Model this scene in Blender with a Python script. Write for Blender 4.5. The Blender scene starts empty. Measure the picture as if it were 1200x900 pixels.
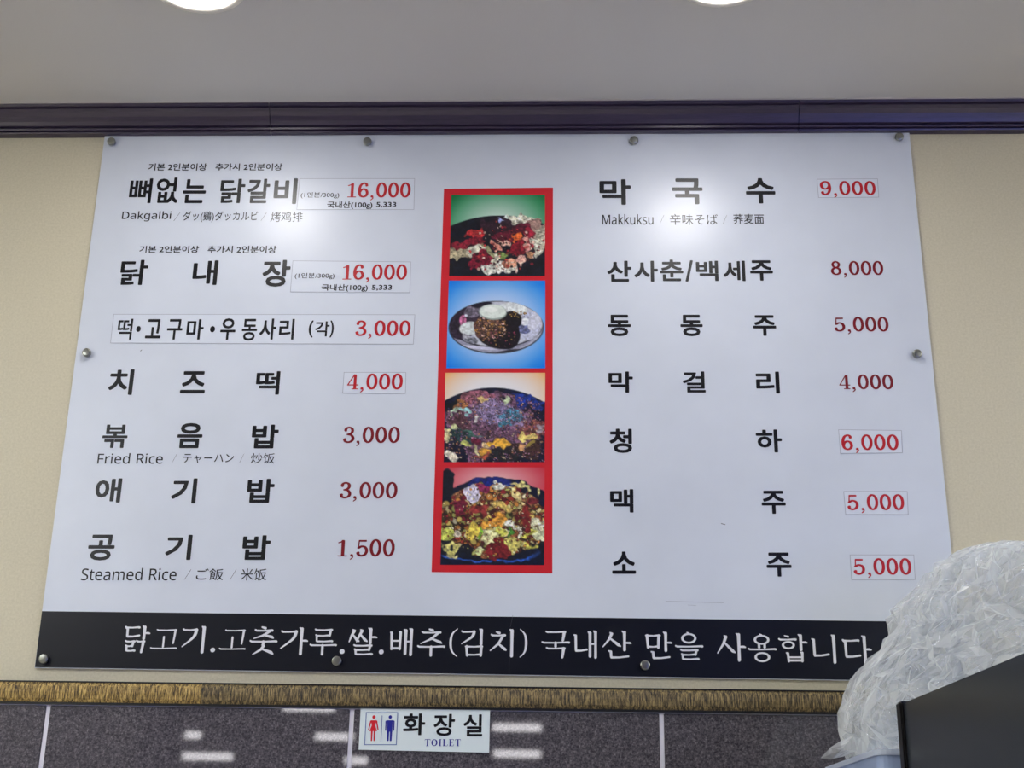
import bpy, bmesh, math, random
import numpy as np
from mathutils import Vector, Matrix, noise

random.seed(7)
S = bpy.context.scene
C = S.collection

# ------------------------------------------------------------------ camera
FPX = 1560.0                                   # focal length in pixels of the 1200 x 900 frame
BOARD_Z = 1.55                                 # height of the menu board's lower edge
CAM = Vector((0.1407, -2.6104, BOARD_Z - 0.3373))
YAW, PITCH, ROLL = 0.0427, 0.3436, 0.0177


def cam_axes():
    r = Vector((math.cos(YAW), math.sin(YAW), 0)); f = Vector((-math.sin(YAW), math.cos(YAW), 0)); u = Vector((0, 0, 1))
    f2 = f * math.cos(PITCH) + u * math.sin(PITCH); u2 = u * math.cos(PITCH) - f * math.sin(PITCH)
    r3 = r * math.cos(ROLL) + u2 * math.sin(ROLL); u3 = u2 * math.cos(ROLL) - r * math.sin(ROLL)
    return r3, u3, f2


AR, AU, AF = cam_axes()
cd = bpy.data.cameras.new('camera'); co = bpy.data.objects.new('camera', cd); C.objects.link(co)
cd.sensor_width = 36.0; cd.lens = FPX / 1200 * 36; cd.clip_start = 0.02
co.matrix_world = Matrix((( AR.x, AU.x, -AF.x, CAM.x), (AR.y, AU.y, -AF.y, CAM.y), (AR.z, AU.z, -AF.z, CAM.z), (0, 0, 0, 1)))
S.camera = co

# ------------------------------------------------------------------ view and light levels
S.view_settings.view_transform = 'Standard'; S.view_settings.look = 'None'
S.view_settings.exposure = -0.17; S.view_settings.gamma = 1.0; S.view_settings.use_curve_mapping = False
LAMP_POWER = 62.0          # radiance of a downlight lens
PANEL_POWER = 23.0         # radiance of the fill panels added along the side walls
STRIP_POWER = 15.0
S.cycles.use_denoising = True
S.cycles.max_bounces = 10; S.cycles.transparent_max_bounces = 24; S.cycles.caustics_reflective = False; S.cycles.caustics_refractive = False
wd = bpy.data.worlds.new('world'); S.world = wd; wd.use_nodes = True
wd.node_tree.nodes['Background'].inputs[0].default_value = (0.6, 0.75, 1.0, 1); wd.node_tree.nodes['Background'].inputs[1].default_value = 0.3


def ray(px, py):
    return (AF + AR * ((px - 600) / FPX) - AU * ((py - 450) / FPX))


def on_y(px, py, y=0.0):                        # where the line of sight meets a wall-parallel plane
    d = ray(px, py); return CAM + d * ((y - CAM.y) / d.y)


def on_z(px, py, z):
    d = ray(px, py); return CAM + d * ((z - CAM.z) / d.z)


# ------------------------------------------------------------------ materials
def lin(c):
    return tuple(((v / 255) / 12.92 if v / 255 <= 0.04045 else ((v / 255 + 0.055) / 1.055) ** 2.4) for v in c)


def mat(name, rgb, rough=0.5, metal=0.0, spec=0.5, coat=0.0):
    m = bpy.data.materials.new(name); m.use_nodes = True
    b = m.node_tree.nodes['Principled BSDF']
    b.inputs['Base Color'].default_value = (*lin(rgb), 1); b.inputs['Roughness'].default_value = rough
    b.inputs['Metallic'].default_value = metal; b.inputs['Specular IOR Level'].default_value = spec
    b.inputs['Coat Weight'].default_value = coat
    return m


def nodes(m):
    t = m.node_tree; return t, t.nodes['Principled BSDF']


def noise_tex(t, scale, detail=4, rough=0.6, stretch=None):
    tc = t.nodes.new('ShaderNodeTexCoord'); mp = t.nodes.new('ShaderNodeMapping'); n = t.nodes.new('ShaderNodeTexNoise')
    t.links.new(tc.outputs['Object'], mp.inputs[0]); t.links.new(mp.outputs[0], n.inputs['Vector'])
    if stretch: mp.inputs['Scale'].default_value = stretch
    n.inputs['Scale'].default_value = scale; n.inputs['Detail'].default_value = detail; n.inputs['Roughness'].default_value = rough
    return n


def ramp(t, src, stops):
    r = t.nodes.new('ShaderNodeValToRGB'); e = r.color_ramp.elements
    while len(e) < len(stops): e.new(0.5)
    for k, (p, c) in enumerate(stops): e[k].position = p; e[k].color = (*lin(c), 1)
    t.links.new(src, r.inputs[0]); return r


def bump(t, b, src, strength, dist=0.001):
    n = t.nodes.new('ShaderNodeBump'); n.inputs['Strength'].default_value = strength; n.inputs['Distance'].default_value = dist
    t.links.new(src, n.inputs['Height']); t.links.new(n.outputs[0], b.inputs['Normal'])


M = {}
M['panel'] = mat('board_white', (214, 219, 236), 0.31, spec=0.5)
t, b = nodes(M['panel']); n = noise_tex(t, 5, 3); r = ramp(t, n.outputs[0], [(0.3, (208, 215, 227)), (0.7, (215, 222, 234))]); t.links.new(r.outputs[0], b.inputs['Base Color'])
M['panel_edge'] = mat('board_edge', (205, 205, 210), 0.6)
M['band'] = mat('board_black', (8, 12, 25), 0.31, spec=0.35)
M['ink'] = mat('black_ink', (4, 4, 12), 0.31, spec=0.4)
M['ink_red'] = mat('dark_red_ink', (122, 6, 24), 0.31)
M['ink_sticker'] = mat('bright_red_ink', (184, 14, 30), 0.31)
M['ink_white'] = mat('white_ink', (228, 230, 236), 0.31)
M['red_panel'] = mat('red_print', (206, 32, 44), 0.31)
M['sticker'] = mat('clear_sticker', (215, 222, 234), 0.31)
M['sticker_edge'] = mat('sticker_edge', (164, 168, 182), 0.4)
M['scratch'] = mat('scratch', (88, 88, 96), 0.4)
M['chrome'] = mat('brushed_chrome', (150, 152, 146), 0.28, metal=1.0)
M['sign'] = mat('sign_plastic', (226, 238, 240), 0.3)
M['sign_red'] = mat('sign_red', (214, 24, 40), 0.35)
M['sign_blue'] = mat('sign_blue', (28, 34, 150), 0.35)
M['sign_line'] = mat('sign_line', (70, 100, 170), 0.35)
# wallpaper
M['wall'] = mat('beige_wallpaper', (208, 201, 178), 0.62, spec=0.3)
t, b = nodes(M['wall']); n = noise_tex(t, 220, 3); r = ramp(t, n.outputs[0], [(0.3, (201, 194, 169)), (0.7, (214, 207, 183))])
t.links.new(r.outputs[0], b.inputs['Base Color']); bump(t, b, n.outputs[0], 0.35, 0.0008)
M['wood'] = mat('dark_wood_panelling', (58, 44, 36), 0.5)
M['ceiling'] = mat('ceiling_paint', (208, 206, 206), 0.8, spec=0.2)
t, b = nodes(M['ceiling']); n = noise_tex(t, 260, 3); bump(t, b, n.outputs[0], 0.3, 0.0008)
M['floor'] = mat('floor_tile', (204, 196, 184), 0.35)
M['crown'] = mat('dark_crown', (44, 34, 56), 0.30, spec=0.75)
t, b = nodes(M['crown']); n = noise_tex(t, 30, 4, stretch=(1, 12, 12)); r = ramp(t, n.outputs[0], [(0.3, (46, 38, 60)), (0.7, (62, 50, 78))]); t.links.new(r.outputs[0], b.inputs['Base Color'])
M['crown_lip'] = mat('pale_lip', (196, 190, 190), 0.5)
# speckled porcelain tile
M['tile'] = mat('grey_stone_tile', (88, 84, 90), 0.02, spec=0.5)
t, b = nodes(M['tile']); n = noise_tex(t, 260, 5, 0.75)
r = ramp(t, n.outputs[0], [(0.3, (38, 36, 43)), (0.45, (74, 71, 78)), (0.58, (104, 100, 106)), (0.72, (150, 147, 152))])
t.links.new(r.outputs[0], b.inputs['Base Color']); bump(t, b, n.outputs[0], 0.009, 0.0005)
M['grout'] = mat('white_grout', (232, 230, 240), 0.6)


def bark(name, a, bb, c):                       # striated trim strip
    m = mat(name, a, 0.45)
    t, b = nodes(m); n = noise_tex(t, 26, 5, 0.75, stretch=(14, 14, 1.1))
    r = ramp(t, n.outputs[0], [(0.40, c), (0.5, a), (0.61, bb)])
    t.links.new(r.outputs[0], b.inputs['Base Color']); bump(t, b, n.outputs[0], 0.8, 0.002); return m


M['strip_gold'] = bark('golden_bark', (150, 122, 62), (216, 186, 112), (40, 28, 12))
M['strip_brown'] = bark('brown_bark', (104, 88, 54), (166, 144, 92), (24, 19, 12))
M['black'] = mat('black_plastic', (8, 8, 10), 0.4)
M['cabinet'] = mat('dark_glossy_steel', (52, 58, 66), 0.22, spec=0.6)
t, b = nodes(M['cabinet']); n = noise_tex(t, 400, 2); bump(t, b, n.outputs[0], 0.12, 0.0004)
M['box_blue'] = mat('pale_blue_plastic', (168, 188, 226), 0.3)
b = M['box_blue'].node_tree.nodes['Principled BSDF']; b.inputs['Subsurface Weight'].default_value = 0.15; b.inputs['Subsurface Radius'].default_value = (0.01, 0.01, 0.012)
M['box_rim'] = mat('pale_rim', (206, 218, 240), 0.3)


def emit(name, rgb, s):
    m = bpy.data.materials.new(name); m.use_nodes = True; t = m.node_tree
    t.nodes.remove(t.nodes['Principled BSDF']); e = t.nodes.new('ShaderNodeEmission')
    e.inputs[0].default_value = (*rgb, 1); e.inputs[1].default_value = s
    t.links.new(e.outputs[0], t.nodes['Material Output'].inputs[0]); return m


M['lens'] = emit('lit_lens', (1.0, 0.975, 0.95), LAMP_POWER)
M['fill_panel'] = emit('fill_panel_glow', (0.93, 0.96, 1.0), PANEL_POWER)  # glow of the added side panels
M['streak_light'] = emit('streak_glow', (1.0, 0.97, 1.0), STRIP_POWER)  # glow of the strips added for the tile streaks
M['window_glow'] = emit('added_window_glow', (0.32, 0.45, 1.0), 3.0)  # blue glow of the added window
M['door_glow'] = emit('added_door_glow', (0.16, 0.24, 1.0), 9.0)  # blue glow of the added door, reflected by the crown
M['lamp_ring'] = mat('lamp_ring', (236, 232, 222), 0.4)

# thin crumpled film
m = bpy.data.materials.new('plastic_film'); m.use_nodes = True; t = m.node_tree; b = t.nodes['Principled BSDF']
b.inputs['Base Color'].default_value = (*lin((252, 255, 255)), 1); b.inputs['Roughness'].default_value = 0.13; b.inputs['Specular IOR Level'].default_value = 1.0; b.inputs['Coat Weight'].default_value = 0.6; b.inputs['Coat Roughness'].default_value = 0.08
tr = t.nodes.new('ShaderNodeBsdfTransparent'); mx = t.nodes.new('ShaderNodeMixShader'); lw = t.nodes.new('ShaderNodeLayerWeight'); mr = t.nodes.new('ShaderNodeMapRange')
lw.inputs[0].default_value = 0.35; mr.inputs['To Min'].default_value = 0.14; mr.inputs['To Max'].default_value = 0.85
t.links.new(lw.outputs['Facing'], mr.inputs[0]); t.links.new(mr.outputs[0], mx.inputs[0]); t.links.new(tr.outputs[0], mx.inputs[1]); tl = t.nodes.new('ShaderNodeBsdfTranslucent'); tl.inputs[0].default_value = (.92, .95, .95, 1); m3 = t.nodes.new('ShaderNodeMixShader'); m3.inputs[0].default_value = .34
t.links.new(b.outputs[0], m3.inputs[1]); t.links.new(tl.outputs[0], m3.inputs[2]); t.links.new(m3.outputs[0], mx.inputs[2])
t.links.new(mx.outputs[0], t.nodes['Material Output'].inputs[0]); M['film'] = m
n = noise_tex(t, 9, 3, 0.6); vo = t.nodes.new('ShaderNodeTexVoronoi'); vo.feature = 'DISTANCE_TO_EDGE'; vo.inputs['Scale'].default_value = 26
va = t.nodes.new('ShaderNodeVectorMath'); va.operation = 'MULTIPLY_ADD'; va.inputs[1].default_value = (.12, .12, .12); t.links.new(n.outputs['Color'], va.inputs[0])
tc = t.nodes.new('ShaderNodeTexCoord'); t.links.new(tc.outputs['Object'], va.inputs[2]); t.links.new(va.outputs[0], vo.inputs['Vector'])
m2 = t.nodes.new('ShaderNodeMapRange'); m2.inputs['From Max'].default_value = .26; t.links.new(vo.outputs['Distance'], m2.inputs[0]); bump(t, b, m2.outputs[0], 0.7, 0.006)
m = M['print'] = mat('photo_print', (255, 255, 255), 0.31); t, b = nodes(m)
at = t.nodes.new('ShaderNodeVertexColor'); at.layer_name = 'print'; t.links.new(at.outputs[0], b.inputs['Base Color'])


# ------------------------------------------------------------------ object helpers
def link(name, me, m, parent=None):
    o = bpy.data.objects.new(name, me); C.objects.link(o)
    if m is not None and not me.materials: me.materials.append(m)
    if parent: o.parent = parent
    return o


def mesh(name, verts, faces, m, parent=None):
    me = bpy.data.meshes.new(name); me.from_pydata([tuple(v) for v in verts], [], faces); me.validate(); me.update()
    return link(name, me, m, parent)


def from_bm(name, bm, m, parent=None, smooth=False):
    bmesh.ops.recalc_face_normals(bm, faces=bm.faces)
    me = bpy.data.meshes.new(name); bm.to_mesh(me); bm.free()
    if smooth:
        for p in me.polygons: p.use_smooth = True
    return link(name, me, m, parent)


def tag(o, label=None, cat=None, group=None, kind=None):
    for k, v in (('label', label), ('category', cat), ('group', group), ('kind', kind)):
        if v: o[k] = v
    return o


def empty(name, loc=(0, 0, 0)):
    o = bpy.data.objects.new(name, None); C.objects.link(o); o.location = loc; o.empty_display_size = 0.1; return o


def add_box(bm, x0, x1, y0, y1, z0, z1, bev=0.0):
    r = bmesh.ops.create_cube(bm, size=1.0); vs = r['verts']
    for v in vs:
        v.co = Vector((x0 + (v.co.x + .5) * (x1 - x0), y0 + (v.co.y + .5) * (y1 - y0), z0 + (v.co.z + .5) * (z1 - z0)))
    if bev:
        es = list({e for v in vs for e in v.link_edges})
        bmesh.ops.bevel(bm, geom=es, offset=bev, segments=2, affect='EDGES')


def box(name, x0, x1, y0, y1, z0, z1, m, parent=None, bev=0.0):
    bm = bmesh.new(); add_box(bm, x0, x1, y0, y1, z0, z1, bev); return from_bm(name, bm, m, parent)


def lathe(bm, prof, n=28, axis='z', c=(0, 0, 0)):       # prof: (radius, along)
    rings = []
    for rr, h in prof:
        ring = []
        for k in range(n):
            a = 2 * math.pi * k / n
            p = (rr * math.cos(a), rr * math.sin(a), h) if axis == 'z' else (rr * math.cos(a), -h, rr * math.sin(a))
            ring.append(bm.verts.new(Vector(c) + Vector(p)))
        rings.append(ring)
    for a, b2 in zip(rings, rings[1:]):
        for k in range(n): bm.faces.new((a[k], a[(k + 1) % n], b2[(k + 1) % n], b2[k]))
    return rings


def prism_x(name, prof, x0, x1, m, parent=None):        # profile in (y, z) pulled along x
    v = [(x0, y, z) for y, z in prof] + [(x1, y, z) for y, z in prof]; k = len(prof)
    f = [(i, (i + 1) % k, k + (i + 1) % k, k + i) for i in range(k)] + [tuple(range(k))[::-1], tuple(range(k, 2 * k))]
    bm = bmesh.new(); vs = [bm.verts.new(p) for p in v]
    for q in f: bm.faces.new([vs[i] for i in q])
    return from_bm(name, bm, m, parent)


# ------------------------------------------------------------------ room shell
X0, X1, YB = -2.6, 3.0, -6.2
ZC = on_y(600, 117.5, -0.055).z                         # ceiling height from the crown's upper edge
Z_STRIP_T = on_y(500, 805, -0.012).z; Z_STRIP_B = on_y(500, 828.5, -0.012).z
wl = tag(box('wall_back', X0, X1, 0, 0.12, 0, ZC, M['wall']), kind='structure')
tag(box('wall_left', X0 - .12, X0, YB, 0.12, 0, ZC, M['wall']), kind='structure')
tag(box('wall_front', X0, X1, YB - .12, YB, 0, ZC, M['wood']), kind='structure')
tag(box('floor', X0 - .12, X1 + .12, YB - .12, .12, -.1, 0, M['floor']), kind='structure')
tag(box('ceiling', X0 - .12, X1 + .12, YB - .12, .12, ZC, ZC + .1, M['ceiling']), kind='structure')
# right wall, with an unseen blue glowing window added to light the room
WY0, WY1, WZ0, WZ1 = -5.3, -3.5, 0.9, 2.3
bm = bmesh.new()
add_box(bm, X1, X1 + .12, YB, WY0, 0, ZC); add_box(bm, X1, X1 + .12, WY1, .12, 0, ZC)
add_box(bm, X1, X1 + .12, WY0, WY1, 0, WZ0); add_box(bm, X1, X1 + .12, WY0, WY1, WZ1, ZC)
tag(from_bm('wall_right', bm, M['wall']), kind='structure')
w1 = tag(empty('added_window_1', (X1 + .06, (WY0 + WY1) / 2, WZ0)), kind='structure')
def rel(o, root):
    o.parent = root; o.location = o.location - root.location; return o
bm = bmesh.new()
for a, b2, c2, d in ((WY0, WY0 + .05, WZ0, WZ1), (WY1 - .05, WY1, WZ0, WZ1), (WY0, WY1, WZ0, WZ0 + .05), (WY0, WY1, WZ1 - .05, WZ1), ((WY0 + WY1) / 2 - .025, (WY0 + WY1) / 2 + .025, WZ0, WZ1)):
    add_box(bm, X1 + .03, X1 + .09, a, b2, c2, d)
rel(from_bm('added_window_frame', bm, M['lamp_ring']), w1)
rel(box('pane', X1 + .07, X1 + .075, WY0 + .05, WY1 - .05, WZ0 + .05, WZ1 - .05, M['window_glow']), w1)

# unseen glowing door added in the rear wall to tint the crown blue
d1 = tag(empty('added_door_1', (2.62, YB + .02, 0)), kind='structure')
bm = bmesh.new()
for a, b2, c2, d in ((2.20, 2.26, 0, 2.12), (2.92, 2.98, 0, 2.12), (2.26, 2.92, 2.04, 2.12), (2.26, 2.92, 0, .12)): add_box(bm, a, b2, YB + .001, YB + .05, c2, d)
rel(from_bm('added_door_frame', bm, M['black']), d1)
for xa_, xb_ in ((2.26, 2.92),): rel(box('pane', xa_, xb_, YB + .015, YB + .022, .12, 2.04, M['door_glow']), d1)

# crown moulding in three lengths
def crown(name, xa, xb):
    z1 = ZC; z0 = on_y(600, 154.5, -0.018).z
    h = z1 - z0
    prof = [(0, z0), (-.018, z0), (-.019, z0 + .05 * h), (-.015, z0 + .085 * h), (-.015, z0 + .10 * h), (-.0215, z0 + .12 * h), (-.0225, z0 + .19 * h), (-.0175, z0 + .215 * h), (-.018, z0 + .235 * h),
            (-.026, z0 + .27 * h), (-.029, z0 + .42 * h), (-.034, z0 + .58 * h), (-.041, z0 + .72 * h), (-.048, z0 + .80 * h), (-.0445, z0 + .825 * h), (-.046, z0 + .845 * h), (-.053, z0 + .87 * h), (-.0545, z0 + .965 * h), (0, z0 + .965 * h)]
    o = tag(prism_x(name, prof, xa, xb, M['crown']), kind='structure')
    prism_x('lip', [(0, z0 + .965 * h), (-.0565, z0 + .965 * h), (-.0565, z1), (0, z1)], xa, xb, M['crown_lip'], o)
xs = on_y(317, 135, -.03).x; xs2 = on_y(936, 135, -.03).x
crown('trim_1', X0, xs - .0006); crown('trim_2', xs + .0006, xs2 - .0006); crown('trim_3', xs2 + .0006, X1)

# tiled dado: white bed, tiles proud of it
TILE_T = .010
z_top = Z_STRIP_B - .004
bed = box('grout_bed', X0, X1, -.0075, 0, 0, z_top, M['grout'], wl)
gx = [on_y(413, 828, -.008).x, on_y(775, 833, -.008).x]
pitch_x = gx[1] - gx[0]; GAP = .0088; th = .30
bm = bmesh.new(); add_box(bm, 0, pitch_x - GAP, -TILE_T, 0, 0, th - .004, .0012)
tile_me = None
col0 = int(math.floor((X0 - gx[0]) / pitch_x)) + 1
z = z_top - th
me = bpy.data.meshes.new('tile'); bmesh.ops.recalc_face_normals(bm, faces=bm.faces); bm.to_mesh(me); bm.free(); me.materials.append(M['tile'])
while z > -.02:
    for c_ in range(col0, col0 + int((X1 - X0) / pitch_x) - 0):
        o = link('tile', me, M['tile'], wl); o.location = (gx[0] + c_ * pitch_x + GAP / 2, 0, z + .002)
    z -= th

# bark-textured cap strip, the golden length at left and the brown one beside it
xj = on_y(236, 812, -.015).x
for nm, xa, xb, mk in (('trim_4', X0, xj - .0004, 'strip_gold'), ('trim_5', xj + .0004, X1, 'strip_brown')):
    h = Z_STRIP_T - Z_STRIP_B; zb = Z_STRIP_B
    prof = [(0, zb), (-.013, zb), (-.0165, zb + .2 * h), (-.0175, zb + .5 * h), (-.0165, zb + .8 * h), (-.013, zb + h), (0, zb + h)]
    o = tag(prism_x(nm, prof, xa, xb, M[mk]), kind='structure')
    box('edge_line', xa, xb, -.0145, 0, zb + h, zb + h + .0026, M['black'], o)  # thin black lines along the strip's upper and lower edges
    box('edge_line', xa, xb, -.0150, 0, zb - .0042, zb, M['black'], o)

# ------------------------------------------------------------------ lettering
_dg = None
def sans(s):                                            # plain sans letterforms
    if not all(ord(c_) < 128 for c_ in s): return s
    return ''.join(chr(0x1D5A0 + ord(c_) - 65) if c_.isupper() else chr(0x1D5BA + ord(c_) - 97) if c_.islower() else chr(0x1D7E2 + ord(c_) - 48) if c_.isdigit() else '\uff0f' if s == '/' else c_ for c_ in s)


def font_mesh(s, bold=0.0):
    if bold < .015: s = sans(s)
    cu = bpy.data.curves.new('t', 'FONT'); cu.body = s;  cu.resolution_u = 3; cu.fill_mode = 'FRONT'
    o = bpy.data.objects.new('t', cu); C.objects.link(o); dg = bpy.context.evaluated_depsgraph_get(); dg.update()
    me = bpy.data.meshes.new_from_object(o.evaluated_get(dg))
    v = [(p.co.x, p.co.y) for p in me.vertices]; f = [tuple(p.vertices) for p in me.polygons]
    bpy.data.objects.remove(o); bpy.data.curves.remove(cu); bpy.data.meshes.remove(me)
    return v, f


def hull(pts):
    pts = sorted(set((round(x, 7), round(y, 7)) for x, y in pts))
    def half(ps):
        h = []
        for p in ps:
            while len(h) > 1 and (h[-1][0] - h[-2][0]) * (p[1] - h[-2][1]) - (h[-1][1] - h[-2][1]) * (p[0] - h[-2][0]) <= 0: h.pop()
            h.append(p)
        return h
    a = half(pts); b_ = half(pts[::-1]); return a[:-1] + b_[:-1]


class Pen:                                              # swept nib: each stroke piece is the hull of two nibs
    def __init__(s): s.v = []; s.f = []
    def seg(s, a, b_, n=12):
        pts = []
        for x, y, rx, ry in (a, b_):
            pts += [(x + rx * math.cos(2 * math.pi * (k + .5) / n), y + ry * math.sin(2 * math.pi * (k + .5) / n)) for k in range(n)]
        h = hull(pts); i = len(s.v); s.v += h; s.f.append(tuple(range(i, i + len(h))))
    def path(s, pts, n=12):
        for a, b_ in zip(pts, pts[1:]): s.seg(a, b_, n)
    def poly(s, pts):
        i = len(s.v); s.v += pts; s.f.append(tuple(range(i, i + len(pts))))


def smooth(pts, k=5, closed=False):
    out = []; n = len(pts)
    rng = range(n if closed else n - 1)
    g = (lambda i: pts[i % n]) if closed else (lambda i: pts[max(0, min(n - 1, i))])
    for i in rng:
        p0, p1, p2, p3 = g(i - 1), g(i), g(i + 1), g(i + 2)
        for j in range(k):
            u = j / k
            out.append(tuple(0.5 * (2 * b1 + (c1 - a1) * u + (2 * a1 - 5 * b1 + 4 * c1 - d1) * u * u + (3 * b1 - a1 - 3 * c1 + d1) * u ** 3) for a1, b1, c1, d1 in zip(p0, p1, p2, p3)))
    out.append(out[0] if closed else pts[-1]); return out


NX, NY = .088, .056                                     # serif digit nib
def digit(pen, ch, ox):
    def P(pts, closed=False, k=4, rx=NX, ry=NY): pen.path([(x + ox, y, rx, ry) for x, y in smooth(pts, k, closed)])
    def L(pts, rx, ry): pen.path([(x + ox, y, rx, ry) for x, y in pts])
    def B(x, y, r=.085): pen.seg((x + ox, y, r, r * .9), (x + ox + .001, y, r, r * .9))
    if ch == '0':
        P([(.35 + .25 * math.cos(a * math.pi / 8), .5 + .458 * math.sin(a * math.pi / 8)) for a in range(16)], True, 2); return .76
    if ch == '1':
        L([(.40, .93), (.40, .04)], NX + .01, .03); L([(.14, .80), (.28, .84), (.38, .94)], .03, .035); L([(.14, .03), (.64, .03)], .03, .03); return .76
    if ch == '3':
        P([(.14, .78), (.18, .90), (.34, .958), (.50, .90), (.55, .75), (.48, .60), (.30, .525)]); P([(.30, .525), (.50, .47), (.60, .28), (.52, .11), (.33, .042), (.16, .09), (.10, .22)])
        B(.15, .77); B(.13, .22); L([(.24, .525), (.34, .525)], .04, .035); return .74
    if ch == '4':
        L([(.44, .94), (.06, .29)], .03, .035); L([(.05, .28), (.68, .28)], .03, .035); L([(.49, .93), (.49, .05)], NX, .03); L([(.32, .03), (.67, .03)], .03, .03); return .76
    if ch == '5':
        L([(.16, .93), (.13, .50)], .035, .03); L([(.17, .91), (.56, .91)], .03, .055); P([(.14, .50), (.32, .59), (.52, .53), (.60, .32), (.52, .12), (.33, .042), (.16, .09), (.10, .20)]); B(.13, .21); return .76
    if ch in '69':
        p = [(.56, .80), (.52, .91), (.38, .958), (.20, .86), (.11, .62), (.10, .38), (.18, .12), (.36, .042), (.54, .12), (.60, .31), (.52, .50), (.36, .56), (.20, .48), (.12, .33)]
        q = (.54, .80)
        if ch == '9': p = [(.70 - x, 1 - y) for x, y in p]; q = (.70 - q[0], 1 - q[1])
        P(p); B(*q, .08); return .76
    if ch == '8':
        P([(.35 + .20 * math.cos(a * math.pi / 6), .75 + .205 * math.sin(a * math.pi / 6)) for a in range(12)], True, 2, NX - .01)
        P([(.35 + .25 * math.cos(a * math.pi / 6), .28 + .240 * math.sin(a * math.pi / 6)) for a in range(12)], True, 2); return .76
    if ch == ',':
        B(.16, .06, .09); P([(.21, .04), (.22, -.06), (.10, -.17)], k=3, rx=.035, ry=.03); return .40
    return .4


def serif_letter(pen, ch, ox):
    def L(pts, rx, ry): pen.path([(x + ox, y, rx, ry) for x, y in pts])
    if ch == 'O': pen.path([(.4 + ox + .30 * math.cos(a * math.pi / 8), .5 + .45 * math.sin(a * math.pi / 8), .08, .04) for a in range(17)]); return .92
    if ch == 'I': L([(.2, .95), (.2, .05)], .08, .03); L([(.06, .97), (.34, .97)], .02, .03); L([(.06, .03), (.34, .03)], .02, .03); return .52
    if ch == 'T': L([(.35, .95), (.35, .05)], .08, .03); L([(.02, .96), (.68, .96)], .02, .035); L([(.02, .96), (.02, .78)], .02, .02); L([(.68, .96), (.68, .78)], .02, .02); L([(.2, .03), (.5, .03)], .02, .03); return .82
    L([(.17, .95), (.17, .05)], .08, .03); L([(.03, .03), (.58, .03)], .02, .03); L([(.60, .03), (.62, .24)], .02, .02)
    if ch == 'L': L([(.03, .97), (.33, .97)], .02, .03)
    else: L([(.03, .97), (.56, .97)], .02, .03); L([(.58, .97), (.58, .80)], .02, .02); L([(.17, .52), (.42, .52)], .02, .03); L([(.43, .62), (.43, .42)], .02, .02)
    return .78


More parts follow.
